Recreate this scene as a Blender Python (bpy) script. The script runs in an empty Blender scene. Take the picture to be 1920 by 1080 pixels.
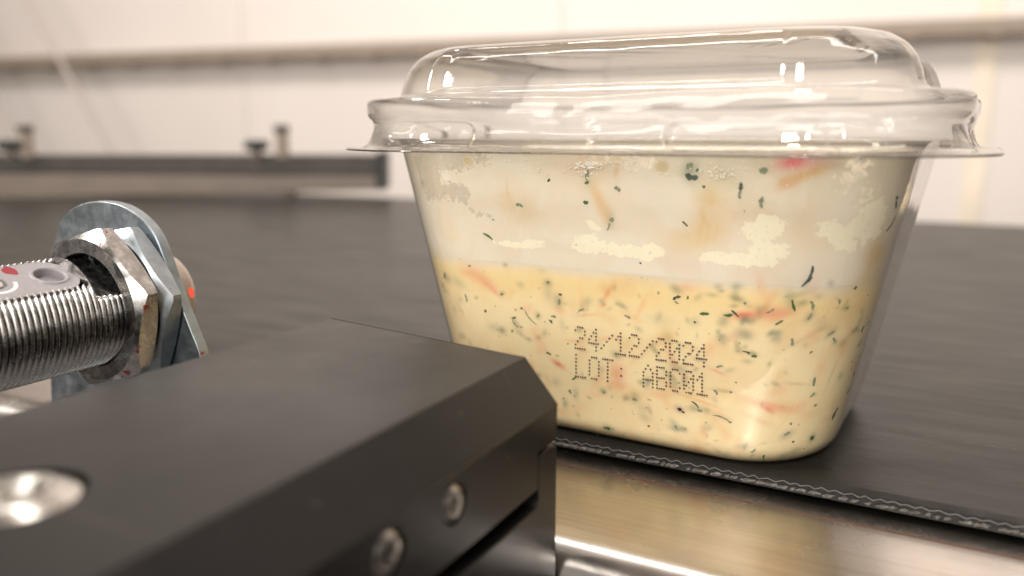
import bpy, bmesh, math, random
import numpy as np
from mathutils import Vector, Matrix
from mathutils.geometry import delaunay_2d_cdt

random.seed(7); rng = np.random.default_rng(7)
S = 0.01                                   # everything below is written in centimetres
sc = bpy.context.scene
col = sc.collection

# ------------------------------------------------------------------ camera
F_PX, PIT, YAW, CAM_H = 1543.1, 0.1876, 0.4935, 7.3986
cam_d = bpy.data.cameras.new('camera'); cam = bpy.data.objects.new('camera', cam_d); col.objects.link(cam)
cam.location = (0, 0, CAM_H*S)
cam.rotation_euler = (math.pi/2-PIT, 0, YAW)
cam_d.sensor_width = 36; cam_d.lens = F_PX/1920*36
cam_d.clip_start = 0.005; cam_d.clip_end = 60
cam_d.dof.use_dof = True; cam_d.dof.focus_distance = 0.184; cam_d.dof.aperture_fstop = 8.2
sc.camera = cam

# ------------------------------------------------------------------ world and lamps
w = bpy.data.worlds.new('World'); sc.world = w; w.use_nodes = True
bg = w.node_tree.nodes['Background']; bg.inputs[0].default_value = (1.0, 0.90, 0.82, 1); bg.inputs[1].default_value = 0.32
sc.view_settings.view_transform = 'Standard'; sc.view_settings.look = 'None'
sc.view_settings.exposure = 0.0; sc.view_settings.gamma = 1
sc.render.engine = 'CYCLES'
cy = sc.cycles
cy.use_denoising = True; cy.max_bounces = 14; cy.transparent_max_bounces = 40
cy.glossy_bounces = 6; cy.diffuse_bounces = 4; cy.transmission_bounces = 6
cy.sample_clamp_indirect = 6.0; cy.caustics_reflective = True; cy.blur_glossy = 0.3

def area_lamp(name, loc, target, sx, sy, power, color=(1, .9, .8)):
    d = bpy.data.lights.new(name, 'AREA'); d.shape = 'RECTANGLE'; d.size = sx; d.size_y = sy
    d.energy = power; d.color = color
    o = bpy.data.objects.new(name, d); col.objects.link(o); o.location = loc
    o.rotation_euler = (Vector(target)-Vector(loc)).to_track_quat('-Z', 'Y').to_euler()
    return o
area_lamp('ceiling_or_fill_lamp', (-1.0, .35, 1.9), (-1.7, 3.0, .25), 3.2, .5, 49, (1, .93, .87))  # added fill aimed at the far wall to brighten it
area_lamp('ceiling_or_fill_lamp', (1.4, .5, 1.9), (1.3, 3.3, .25), 1.8, .5, 23, (1, .93, .87))  # second added wall fill, for the right-hand stretch
area_lamp('ceiling_or_fill_lamp', (-0.6, 0.5, 2.3), (-0.6, .5, 0), 1.2, .14, 7)  # ceiling strip lamp shining straight down
area_lamp('work_lamp', (-1.55, -.85, 1.15), (-.07, .18, .04), .30, .30, 25, (1, .93, .85))
area_lamp('work_lamp', (0.42, -1.20, 1.20), (-.07, .18, .04), .24, .30, 21, (1, .93, .85))
area_lamp('soft_fill', (-.10, -1.75, .46), (-.07, .18, .03), 2.3, .85, 23, (1, .94, .87))  # added broad fill behind the camera, evens the light on the tub front

# ------------------------------------------------------------------ pixel -> place (photo measurements)
def ray(x, y):
    r = (x-960)/F_PX; u = -(y-540)/F_PX
    ww = math.cos(PIT)+u*math.sin(PIT); z = u*math.cos(PIT)-math.sin(PIT)
    return np.array([r*math.cos(YAW)-ww*math.sin(YAW), r*math.sin(YAW)+ww*math.cos(YAW), z])
def at_z(x, y, z): d = ray(x, y); t = (z-CAM_H)/d[2]; return np.array([t*d[0], t*d[1], z])
def at_plane(x, y, p, n): d = ray(x, y); o = np.array([0, 0, CAM_H]); t = np.dot(np.array(p)-o, n)/np.dot(d, n); return o+t*d
def project(P):
    P = np.asarray(P, float); x, y, z = P[..., 0], P[..., 1], P[..., 2]-CAM_H
    r = x*math.cos(YAW)+y*math.sin(YAW); ww = -x*math.sin(YAW)+y*math.cos(YAW)
    fw = ww*math.cos(PIT)-z*math.sin(PIT); up = z*math.cos(PIT)+ww*math.sin(PIT)
    return np.stack([960+F_PX*r/fw, 540-F_PX*up/fw], -1)

# ------------------------------------------------------------------ object helpers
def empty(name, loc, label, cat, group=None):
    o = bpy.data.objects.new(name, None); col.objects.link(o); o.location = Vector(loc)*S
    o.empty_display_size = .01; o['label'] = label; o['category'] = cat
    if group: o['group'] = group
    return o
def origin_of(o):
    return (Vector(o.location)/S) if o.parent is None else (origin_of(o.parent)+Vector(o.location)/S)
def mesh_obj(name, V, Fc, mat, parent=None, smooth=False, label=None, cat=None, group=None, kind=None, at=None):
    V = np.asarray(V, float)
    org = np.array(at if at is not None else ((origin_of(parent)) if parent else (0, 0, 0)), float)
    me = bpy.data.meshes.new(name); me.from_pydata(((V-org)*S).tolist(), [], Fc); me.validate(); me.update()
    if smooth: me.polygons.foreach_set('use_smooth', [True]*len(me.polygons))
    if mat: me.materials.append(mat)
    o = bpy.data.objects.new(name, me); col.objects.link(o)
    if parent: o.parent = parent; o.location = Vector(org-np.array(origin_of(parent)))*S
    else: o.location = Vector(org)*S
    for k, v in (('label', label), ('category', cat), ('group', group), ('kind', kind)):
        if v: o[k] = v
    return o
def recalc(o):
    bm = bmesh.new(); bm.from_mesh(o.data); bmesh.ops.recalc_face_normals(bm, faces=bm.faces); bm.to_mesh(o.data); bm.free(); return o
def bevel(o, wdt, seg=3, ang=30):
    m = o.modifiers.new('bevel', 'BEVEL'); m.width = wdt*S; m.segments = seg; m.limit_method = 'ANGLE'; m.angle_limit = math.radians(ang)
    m.harden_normals = False
    o.data.polygons.foreach_set('use_smooth', [True]*len(o.data.polygons))
    e = o.modifiers.new('normals', 'WEIGHTED_NORMAL'); e.keep_sharp = True
    return o
def box_vf(x0, x1, y0, y1, z0, z1):
    V = [(x, y, z) for x in (x0, x1) for y in (y0, y1) for z in (z0, z1)]
    return V, [(0, 1, 3, 2), (4, 6, 7, 5), (0, 4, 5, 1), (2, 3, 7, 6), (0, 2, 6, 4), (1, 5, 7, 3)]
def box(name, b, mat, bev=0, **k):
    V, Fc = box_vf(*b); o = recalc(mesh_obj(name, V, Fc, mat, **k))
    return bevel(o, bev) if bev else o
def prism_vf(poly, ax, a, b):
    """poly in the two axes other than ax, extruded from a to b"""
    n = len(poly); V = []
    for t in (a, b):
        for p, q in poly: V.append({'x': (t, p, q), 'y': (p, t, q), 'z': (p, q, t)}[ax])
    Fc = [tuple(range(n)), tuple(range(n, 2*n))]+[(i, (i+1) % n, n+(i+1) % n, n+i) for i in range(n)]
    return V, Fc
def prism(name, poly, ax, a, b, mat, bev=0, **k):
    V, Fc = prism_vf(poly, ax, a, b); o = recalc(mesh_obj(name, V, Fc, mat, **k))
    return bevel(o, bev) if bev else o
def lathe_vf(prof, cen, axis, n=64):
    """prof: (t along axis, radius)"""
    cen = np.array(cen, float); V = []; Fc = []
    ax = {'x': 0, 'y': 1, 'z': 2}[axis]; o1, o2 = [i for i in range(3) if i != ax]
    for t, r in prof:
        for i in range(n):
            p = cen.copy(); p[ax] += t; a = 2*math.pi*i/n; p[o1] += r*math.cos(a); p[o2] += r*math.sin(a); V.append(p)
    for j in range(len(prof)-1):
        for i in range(n): Fc.append((j*n+i, j*n+(i+1) % n, (j+1)*n+(i+1) % n, (j+1)*n+i))
    return V, Fc
def lathe(name, prof, cen, axis, mat, n=64, smooth=True, split=35, **k):
    V, Fc = lathe_vf(prof, cen, axis, n); o = recalc(mesh_obj(name, V, Fc, mat, smooth=smooth, **k))
    if smooth and split: o.data.set_sharp_from_angle(angle=math.radians(split))
    return o
def tube_vf(path, r, n=8):
    path = [Vector(p) for p in path]; V = []; Fc = []; up = Vector((0, 0, 1))
    for i, p in enumerate(path):
        d = (path[min(i+1, len(path)-1)]-path[max(i-1, 0)]).normalized()
        a = d.cross(up if abs(d.z) < .9 else Vector((1, 0, 0))).normalized(); b = a.cross(d)
        for k in range(n):
            t = 2*math.pi*k/n; V.append(tuple(p+a*(r*math.cos(t))+b*(r*math.sin(t))))
    for j in range(len(path)-1):
        for i in range(n): Fc.append((j*n+i, j*n+(i+1) % n, (j+1)*n+(i+1) % n, (j+1)*n+i))
    Fc += [tuple(range(n)), tuple((len(path)-1)*n+i for i in range(n))]
    return V, Fc
def merge(*vfs):
    V = []; Fc = []
    for v, f in vfs:
        b = len(V); V += [tuple(p) for p in v]; Fc += [tuple(i+b for i in q) for q in f]
    return V, Fc

# ------------------------------------------------------------------ materials
def lin(c):
    f = lambda v: v/12.92 if v <= .04045 else ((v+.055)/1.055)**2.4
    return tuple(f(v/255) for v in c)+(1,)
class NT:
    def __init__(s, name):
        s.m = bpy.data.materials.new(name); s.m.use_nodes = True; s.t = s.m.node_tree; s.t.nodes.clear()
        s.out = s.n('ShaderNodeOutputMaterial')
    def n(s, ty, **k):
        nd = s.t.nodes.new(ty)
        for a, v in k.items(): setattr(nd, a, v)
        return nd
    def l(s, a, b): s.t.links.new(a, b)
    def set(s, sock, v):
        if isinstance(v, bpy.types.NodeSocket): s.l(v, sock)
        else: sock.default_value = v
    def math(s, op, a, b=None, c=None, clamp=False):
        nd = s.n('ShaderNodeMath', operation=op); nd.use_clamp = clamp
        for i, v in enumerate((a, b, c)):
            if v is not None: s.set(nd.inputs[i], v)
        return nd.outputs[0]
    def noise(s, scale, detail=3, rough=.5, vec=None, dist=0):
        nd = s.n('ShaderNodeTexNoise'); nd.inputs['Scale'].default_value = scale; nd.inputs['Detail'].default_value = detail
        nd.inputs['Roughness'].default_value = rough; nd.inputs['Distortion'].default_value = dist
        s.l(vec if vec is not None else s.obj(), nd.inputs['Vector']); return nd.outputs[0]
    def obj(s):
        if not hasattr(s, '_o'): s._o = s.n('ShaderNodeTexCoord').outputs['Object']
        return s._o
    def map(s, scale=(1, 1, 1), rot=(0, 0, 0)):
        nd = s.n('ShaderNodeMapping'); s.l(s.obj(), nd.inputs[0]); nd.inputs['Scale'].default_value = scale; nd.inputs['Rotation'].default_value = rot
        return nd.outputs[0]
    def rng(s, v, a, b, c, d):
        nd = s.n('ShaderNodeMapRange'); s.l(v, nd.inputs[0])
        for i, q in enumerate((a, b, c, d)): nd.inputs[i+1].default_value = q
        return nd.outputs[0]
    def mix(s, f, a, b, mode='MIX'):
        nd = s.n('ShaderNodeMix', data_type='RGBA', blend_type=mode); s.set(nd.inputs[0], f); s.set(nd.inputs[6], a); s.set(nd.inputs[7], b); return nd.outputs[2]
    def attr(s, name):
        return s.n('ShaderNodeAttribute', attribute_name=name)
    def bump(s, h, strength=.3, dist=.0001):
        nd = s.n('ShaderNodeBump'); nd.inputs['Strength'].default_value = strength; nd.inputs['Distance'].default_value = dist; s.l(h, nd.inputs['Height']); return nd.outputs[0]
    def pbr(s, **k):
        nd = s.n('ShaderNodeBsdfPrincipled')
        for a, v in k.items(): s.set(nd.inputs[a.replace('_', ' ')], v)
        return nd
    def done(s, sh):
        s.l(sh.outputs[0] if not isinstance(sh, bpy.types.NodeSocket) else sh, s.out.inputs[0]); return s.m

def m_plain(name, c, rough=.5, metal=0, var=.08, nscale=900, bumpd=.00002, bs=.25, coat=0):
    t = NT(name); nz = t.noise(nscale, 4, .6)
    cc = t.mix(t.rng(nz, .3, .7, 0, 1), tuple(v*(1-var) for v in c[:3])+(1,), tuple(min(1, v*(1+var)) for v in c[:3])+(1,))
    p = t.pbr(Base_Color=cc, Roughness=t.rng(t.noise(nscale*.2, 3), .3, .7, rough*.85, min(1, rough*1.15)), Metallic=metal, Normal=t.bump(nz, bs, bumpd))
    if coat: p.inputs['Coat Weight'].default_value = coat
    return t.done(p)

def m_plastic(name, wave=.25, tint=(.985, .985, .975), edge=(.45, .43, .40), streak=0):
    t = NT(name)
    lw = t.n('ShaderNodeLayerWeight'); lw.inputs[0].default_value = .5
    nz = t.noise(70, 2, .4); nz2 = t.noise(420, 2, .5)
    h = t.math('ADD', nz, t.math('MULTIPLY', nz2, .10))
    if streak: h = t.math('ADD', h, t.math('MULTIPLY', t.noise(1, 4, .6, vec=t.map((9, 9, 620))), streak))
    bp = t.bump(h, wave, .0012)
    t.l(bp, lw.inputs['Normal'])
    fac = lw.outputs['Facing']
    fr = t.math('ADD', .075, t.math('MULTIPLY', .92, t.math('POWER', fac, 4.2)), clamp=True)
    cc = t.mix(t.math('POWER', fac, 2.2), tint+(1,), edge+(1,))
    tr = t.n('ShaderNodeBsdfTransparent'); t.l(cc, tr.inputs[0])
    gl = t.n('ShaderNodeBsdfGlossy'); gl.inputs['Roughness'].default_value = .035; gl.inputs[0].default_value = (1, 1, 1, 1); t.l(bp, gl.inputs['Normal'])
    mx = t.n('ShaderNodeMixShader'); t.l(fr, mx.inputs[0]); t.l(tr.outputs[0], mx.inputs[1]); t.l(gl.outputs[0], mx.inputs[2])
    return t.done(mx)

def m_sauce():
    t = NT('creamy_sauce')
    a = t.attr('paint').outputs['Color']
    nz = t.noise(260, 4, .6); big = t.noise(70, 3, .5)
    c = t.mix(t.math('MULTIPLY', t.rng(nz, .35, .75, 0, 1), .12), a, (.70, .42, .16, 1))
    c = t.mix(t.math('MULTIPLY', t.rng(big, .55, .75, 0, 1), .16), c, (.62, .42, .20, 1))
    spk = t.noise(900, 2, .4)
    c = t.mix(t.rng(spk, .735, .77, 0, .55), c, (.12, .12, .05, 1))
    p = t.pbr(Base_Color=c, Roughness=.45, Normal=t.bump(nz, .3, .0002))
    p.inputs['Subsurface Weight'].default_value = .5; p.inputs['Subsurface Radius'].default_value = (1, .75, .45); p.inputs['Subsurface Scale'].default_value = .0016
    p.inputs['Specular IOR Level'].default_value = .25
    return t.done(p)

def m_film():
    t = NT('sauce_film')
    a = t.attr('paint').outputs['Color']; mk = t.n('ShaderNodeSeparateColor'); t.l(t.attr('mask').outputs['Color'], mk.inputs[0])
    nz = t.noise(300, 4, .6); edge = t.noise(620, 6, .66); fine = t.noise(1500, 3, .6); big = t.noise(110, 4, .55, dist=.5)
    # contact patches (cream on the wall, its lighter reflection painted in) with ragged edges
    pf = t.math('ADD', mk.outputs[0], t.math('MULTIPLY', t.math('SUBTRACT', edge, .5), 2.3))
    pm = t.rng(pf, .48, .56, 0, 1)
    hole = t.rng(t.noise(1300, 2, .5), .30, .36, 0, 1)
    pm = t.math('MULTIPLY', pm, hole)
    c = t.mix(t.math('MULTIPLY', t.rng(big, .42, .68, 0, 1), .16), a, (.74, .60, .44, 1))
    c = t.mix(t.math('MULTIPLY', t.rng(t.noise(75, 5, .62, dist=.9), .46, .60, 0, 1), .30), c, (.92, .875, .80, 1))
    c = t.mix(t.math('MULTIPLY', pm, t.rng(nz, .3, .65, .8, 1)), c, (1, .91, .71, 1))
    c = t.mix(t.math('MULTIPLY', t.rng(t.noise(55, 5, .6, dist=.8), .45, .62, 0, 1), .45), c, (.93, .89, .83, 1)) if False else c
    # coverage
    cf = t.math('ADD', mk.outputs[1], t.math('MULTIPLY', t.math('SUBTRACT', edge, .5), .9))
    cov = t.rng(cf, .44, .50, 0, 1)
    veil = t.rng(big, .35, .65, .58, .80)
    c = t.mix(t.math('MULTIPLY', t.math('SUBTRACT', 1, cov), .85), c, (.60, .565, .51, 1))
    al = t.math('MAXIMUM', cov, veil)
    al = t.math('MULTIPLY', al, t.math('POWER', t.rng(mk.outputs[2], 0, 1, 1, .0), 1.4))
    p = t.pbr(Base_Color=c, Roughness=.5, Normal=t.bump(nz, .3, .0002), Alpha=al)
    p.inputs['Specular IOR Level'].default_value = .3
    p.inputs['Subsurface Weight'].default_value = .4; p.inputs['Subsurface Radius'].default_value = (1, .75, .5); p.inputs['Subsurface Scale'].default_value = .0014
    tl = t.n('ShaderNodeBsdfTranslucent'); t.l(c, tl.inputs[0])
    mx = t.n('ShaderNodeMixShader'); t.l(t.math('MULTIPLY', al, .0), mx.inputs[0]); t.l(p.outputs[0], mx.inputs[1]); t.l(tl.outputs[0], mx.inputs[2])
    return t.done(mx)

def m_belt():
    t = NT('belt_rubber')
    fib = t.noise(1, 5, .65, vec=t.map((260, 1100, 300))); fib2 = t.noise(1, 3, .6, vec=t.map((25, 160, 60))); spot = t.noise(35, 4, .6)
    c = t.mix(t.rng(fib, .3, .75, 0, 1), (.010, .0095, .0078, 1), (.026, .0245, .0205, 1))
    c = t.mix(t.rng(fib2, .45, .8, 0, .5), c, (.030, .027, .025, 1))
    c = t.mix(t.rng(spot, .55, .8, 0, .4), c, (.016, .015, .014, 1))
    scr = t.noise(1, 2, .4, vec=t.map((7, 420, 10), (0, 0, .03)))
    c = t.mix(t.rng(scr, .74, .78, 0, .35), c, (.14, .12, .11, 1))
    p = t.pbr(Base_Color=c, Roughness=t.rng(fib2, .3, .7, .28, .42), Normal=t.bump(t.math('ADD', fib, t.noise(1, 4, .7, vec=t.map((500, 1400, 500)))), .3, .00012))
    p.inputs['Specular IOR Level'].default_value = .20
    return t.done(p)

def m_steel(name='brushed_steel', base=(.60, .56, .525), rough=.23, axis=0, var=.25):
    t = NT(name)
    sc_ = [900, 900, 900]; sc_[axis] = 14
    br = t.noise(1, 4, .6, vec=t.map(tuple(sc_))); br2 = t.noise(60, 4, .6)
    c = t.mix(t.rng(br, .3, .7, 0, 1), tuple(v*(1-var*.5) for v in base)+(1,), tuple(min(1, v*(1+var*.25)) for v in base)+(1,))
    c = t.mix(t.rng(br2, .6, .85, 0, .2), c, (.45, .41, .36, 1))
    p = t.pbr(Base_Color=c, Metallic=1.0, Roughness=t.rng(br2, .3, .7, rough*.85, rough*1.3), Normal=t.bump(br, .18, .00003))
    return t.done(p)

def m_zinc():
    t = NT('zinc_plate')
    v = t.n('ShaderNodeTexVoronoi'); v.inputs['Scale'].default_value = 700; t.l(t.obj(), v.inputs['Vector'])
    nz = t.noise(260, 5, .65); st = t.noise(90, 3, .6)
    c = t.mix(t.rng(nz, .3, .75, 0, 1), (.27, .31, .345, 1), (.42, .47, .505, 1))
    c = t.mix(t.rng(st, .5, .8, 0, .3), c, (.58, .57, .54, 1))
    red = t.noise(330, 3, .5)
    c = t.mix(t.rng(red, .69, .71, 0, .85), c, (.33, .02, .03, 1))
    p = t.pbr(Base_Color=c, Metallic=.92, Roughness=t.rng(nz, .3, .7, .28, .48), Normal=t.bump(v.outputs['Distance'], .12, .00008))
    return t.done(p)

def m_chrome(name='nickel_plating', red_on=False):
    t = NT(name)
    nz = t.noise(500, 4, .6); red = t.noise(260, 3, .5)
    c = t.mix(t.rng(nz, .35, .7, 0, 1), (.40, .395, .385, 1), (.62, .61, .60, 1))
    if red_on: c = t.mix(t.rng(red, .66, .68, 0, .85), c, (.35, .03, .04, 1))
    p = t.pbr(Base_Color=c, Metallic=1.0, Roughness=t.rng(nz, .3, .7, .18, .32), Normal=t.bump(nz, .08, .00003))
    return t.done(p)

def m_anod():
    t = NT('black_anodised_metal')
    nz = t.noise(1100, 3, .6); sm = t.noise(22, 4, .6); br = t.noise(1, 3, .6, vec=t.map((500, 10, 500)))
    c = t.mix(t.rng(sm, .35, .7, 0, 1), (.006, .0055, .0055, 1), (.014, .0125, .012, 1))
    dust = t.noise(420, 2, .4); sc1 = t.noise(1, 2, .4, vec=t.map((35, 900, 35), (.0, .0, .5)))
    c = t.mix(t.rng(dust, .74, .78, 0, .5), c, (.16, .145, .13, 1))
    c = t.mix(t.rng(sc1, .72, .77, 0, .30), c, (.10, .09, .08, 1))
    p = t.pbr(Base_Color=c, Roughness=t.rng(sm, .3, .7, .27, .46), Normal=t.bump(t.math('ADD', nz, br), .12, .00003))
    p.inputs['Specular IOR Level'].default_value = .38
    return t.done(p)

def m_wall():
    t = NT('wall_panel_coating')
    nz = t.noise(1.6, 4, .5); st = t.noise(1, 3, .5, vec=t.map((1.2, 1.2, .3)))
    c = t.mix(t.rng(nz, .3, .7, 0, 1), (.80, .735, .685, 1), (.86, .80, .755, 1))
    c = t.mix(t.rng(st, .55, .8, 0, .25), c, (.72, .65, .61, 1))
    return t.done(t.pbr(Base_Color=c, Roughness=.5))

M_LID = m_plastic('clear_lid_plastic', wave=.20, streak=.22)
M_TUB = m_plastic('clear_tub_plastic', wave=.16)
M_SAUCE = m_sauce(); M_FILM = m_film(); M_BELT = m_belt(); M_STEEL = m_steel(); M_ZINC = m_zinc(); M_CHROME = m_chrome(); M_ANOD = m_anod(); M_WALL = m_wall()
M_STEELB = m_steel('dull_steel', (.30, .26, .225), .42)
M_BLACK = m_plain('black_plastic', (.012, .012, .013), .45)
M_RUST = m_plain('rust_line', (.11, .06, .04), .6)
M_RAILP = m_plain('taupe_rail_paint', (.34, .28, .225), .55, nscale=30)
M_GREYP = m_plain('grey_sensor_plastic', (.34, .325, .345), .42)
M_WHITEP = m_plain('white_print', (.80, .78, .78), .5)
M_REDP = m_plain('red_paint', (.30, .01, .03), .4)
M_HERB = m_plain('green_herb', (.07, .135, .035), .45, var=.45, nscale=1500, bumpd=.0001)
M_HERBD = m_plain('dark_herb', (.075, .10, .07), .45, var=.4, nscale=1500)
M_HERBG = m_plain('grey_green_herb', (.24, .28, .18), .5, var=.35, nscale=1500)
M_PEPPER = m_plain('dark_speck', (.05, .022, .025), .5, var=.4, nscale=1500)
M_INK = m_plain('date_ink', (.085, .055, .055), .6)
M_CLEAR = m_plastic('clear_belt_edge', .5, (.9, .9, .88), (.5, .48, .45))
M_FLOOR = m_plain('floor_paint', (.10, .09, .085), .5, nscale=20)
M_THREADW = m_plain('weld_thread', (.25, .23, .205), .3, nscale=2000)
M_EDGE = m_plain('belt_edge_rubber', (.008, .0075, .007), .62)

# ------------------------------------------------------------------ the room behind
hd = np.array([-math.sin(YAW), math.cos(YAW), 0]); rt_ = np.array([math.cos(YAW), math.sin(YAW), 0])
WA = math.atan2(4420, 1563)
WD = hd*math.cos(WA)-rt_*math.sin(WA)                       # along the wall, to the left
WN = np.array([-WD[1], WD[0], 0]); WN = WN if WN@hd < 0 else -WN     # towards the camera
WP = hd*230
def wall_pt(u, d, z): return WP-WD*u+WN*d+np.array([0, 0, z])  # u to the right
def wall_box(name, u0, u1, d0, d1, z0, z1, mat, bev=0, **k):
    V = [wall_pt(u, d, z) for u in (u0, u1) for d in (d0, d1) for z in (z0, z1)]
    Fc = box_vf(0, 1, 0, 1, 0, 1)[1]; o = recalc(mesh_obj(name, V, Fc, mat, **k))
    return bevel(o, bev) if bev else o
floor = box('floor', (-1400, 1400, -500, 900, -95, -90), M_FLOOR, kind='structure')
wall = wall_box('wall', -1000, 1100, -8, -1, -90, 265, M_WALL, kind='structure')
def wall_u(x, y): return -np.dot(at_plane(x, y, WP, WN)-WP, WD)
j0 = wall_u(1836, 250)
pw = 100.0; k = 0
u = j0+.6+pw*9
while u > -820:
    wall_box('panel', u-pw+.25, u, -1, 1.6, -90, 265, M_WALL, bev=.08, parent=wall)
    u -= pw
wall_box('joint_strip', j0-2.6, j0+1.6, 1.8, 2.3, -90, 265, m_plain('painted_joint_sheen', (.90, .80, .66), .5, nscale=10), parent=wall, label='strip over one panel joint, its warm reflection painted as lighter cream')  # the joint's warm reflection is put into this paler colour
ceiling = mesh_obj('ceiling', [(-1400, -500, 268), (1400, -500, 268), (1400, 900, 268), (-1400, 900, 268)], [(0, 3, 2, 1)], M_WALL, kind='structure')
# conduit rail on the wall
z_hi, z_lo = at_plane(960, 74, WP, WN)[2], at_plane(960, 99, WP, WN)[2]
rail = empty('wall_rail', wall_pt(0, 6, z_lo), 'long blurred taupe rail running across the cream wall behind the lid', 'rail')
zc_ = (z_hi+z_lo)/2; rr_ = (z_hi-z_lo)/2
wall_box('rail_bar', -700, 900, 4, 7.5, z_lo+.4, z_hi, M_RAILP, bev=.5, parent=rail)
wall_box('rail_lip', -700, 900, 3.2, 8.2, z_lo-.1, z_lo+.4, M_RAILP, bev=.1, parent=rail)
uu = -330
while uu < 120:
    wall_box('clip', uu, uu+3.2, 3, 8.4, z_lo-.7, z_lo-.12, M_RAILP, bev=.3, parent=rail); uu += 17
# pale leaning cables in front of the wall
def wall_px(x, y, d): return at_plane(x, y, WP+WN*d, WN)
for (a, b, lab) in (((0, -90), (215, 290), 'thin pale grey cable slanting down the wall, right of the two at the far left'),
                    ((-70, 50), (45, 300), 'thin pale grey cable at the left edge of the picture, ending by the rail knob')):
    p, q = wall_px(*a, 22), wall_px(*b, 22)
    path = [p+(q-p)*t+np.array([0, 0, -1.2*math.sin(math.pi*t*.5)]) for t in np.linspace(-2.4, 2.0, 30)]
    mesh_obj('cable', *tube_vf(path, .62, 10), m_plain('pale_cable', (.52, .46, .43), .5, nscale=50), smooth=True, at=p, label=lab, cat='cable', group='pale cables by the far wall')

# ------------------------------------------------------------------ conveyor
conv = empty('conveyor', (-6, 17.5, -.4), 'dark grey conveyor belt with sealed zigzag edge on a brushed steel side frame', 'conveyor')
Y0, Y1 = 17.5, 77.0
TB = .28
box('belt', (-230, 150, Y0+.06, Y1, -TB, 0), M_BELT, bev=.03, parent=conv)
M_SCRATCH = m_plain('belt_scratch', (.20, .175, .15), .5, var=.4, nscale=3000)
for (x0, y0, x1, y1, wd) in ((1625, 799, 1905, 843, .020), (1560, 768, 1600, 773, .016), (1700, 700, 1905, 722, .016)):
    a_, b_ = at_z(x0, y0, .002), at_z(x1, y1, .002); d_ = (b_-a_)/np.linalg.norm(b_-a_); nrm_ = np.array([-d_[1], d_[0], 0]); t0 = 0.0; Ls = np.linalg.norm(b_-a_); vv = []
    while t0 < Ls:
        ln = random.uniform(.15, .7); w1, w2 = wd*random.uniform(.2, .6), wd*random.uniform(.2, .6); q0 = a_+d_*t0+nrm_*random.uniform(-.01, .01); q1 = a_+d_*min(Ls, t0+ln)+nrm_*random.uniform(-.01, .01)
        vv.append(([q0-nrm_*w1*.2, (q0+q1)/2-nrm_*w1, q1, (q0+q1)/2+nrm_*w2], [(0, 1, 2, 3)])); t0 += ln*random.uniform(.9, 1.7)
    mesh_obj('scratch', *merge(*vv), M_SCRATCH, parent=conv)
# smooth sealed strip along the edge
box('edge_strip', (-90, 60, Y0+.02, Y0+.34, .0, .010), M_EDGE, parent=conv)
# zigzag weld thread along the edge
zz = []
x = -60.0; i = 0
while x < 30:
    zz.append((x, Y0-.01+random.uniform(-.006, .006), (-.012 if i % 2 else -.068)+random.uniform(-.014, .014))); x += .14+random.uniform(-.035, .035); i += 1
mesh_obj('zigzag_weld', *tube_vf(zz, .0066, 5), M_THREADW, parent=conv, smooth=True)
# scalloped clear beads below the zigzag
bv = []
x = -45.0
while x < 25:
    L = random.uniform(.06, .16); V = []; Fc = []
    nn, mm = 10, 6
    for a in range(mm+1):
        for b in range(nn):
            th = math.pi*a/mm; ph = 2*math.pi*b/nn
            rr2 = 1+random.uniform(-.4, .4)
            V.append((x+L*math.cos(th)*1.0, Y0+.005+.042*math.sin(th)*math.cos(ph)*rr2, -.165+random.uniform(-.012, .012)+.046*math.sin(th)*math.sin(ph)*rr2+.02*math.cos(th)))
    for a in range(mm):
        for b in range(nn): Fc.append((a*nn+b, a*nn+(b+1) % nn, (a+1)*nn+(b+1) % nn, (a+1)*nn+b))
    bv.append((V, Fc)); x += random.uniform(.12, .34)
o = mesh_obj('edge_bead', *merge(*bv), m_plain('bead_plastic', (.085, .078, .07), .18, var=.5, nscale=2500, bumpd=.0003), parent=conv, smooth=True); o['kind'] = 'stuff'
box('belt_core', (-60, 30, Y0+.03, Y0+.08, -.25, -.01), M_EDGE, parent=conv)
# steel side frame: flat strip, rounded fold, vertical skirt
prof = [(24, -.45), (17.4, -.376), (14.5, -.60)]
for a in np.linspace(0, math.pi/2, 14)[1:]:
    prof.append((14.35-.85*math.sin(a), -.61-.85*(1-math.cos(a))))
prof += [(13.5, -12), (13.8, -12), (13.8, -1.6), (14.6, -.95), (24, -.9)]
o = prism('side_frame', prof, 'x', -160, 90, M_STEEL, parent=conv); o.data.polygons.foreach_set('use_smooth', [True]*len(o.data.polygons)); o.data.set_sharp_from_angle(angle=math.radians(28))
prism('frame_groove', [(16.88, -.43), (16.965, -.43), (16.965, -.4056), (16.88, -.4122)], 'x', -160, 90, M_RUST, parent=conv, label='thin brown line along the steel frame')
# back edge of the bed
box('bed_plate', (-230, 150, 26, Y1-.6, -3.2, -TB-.05), M_STEELB, bev=.1, parent=conv)

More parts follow.
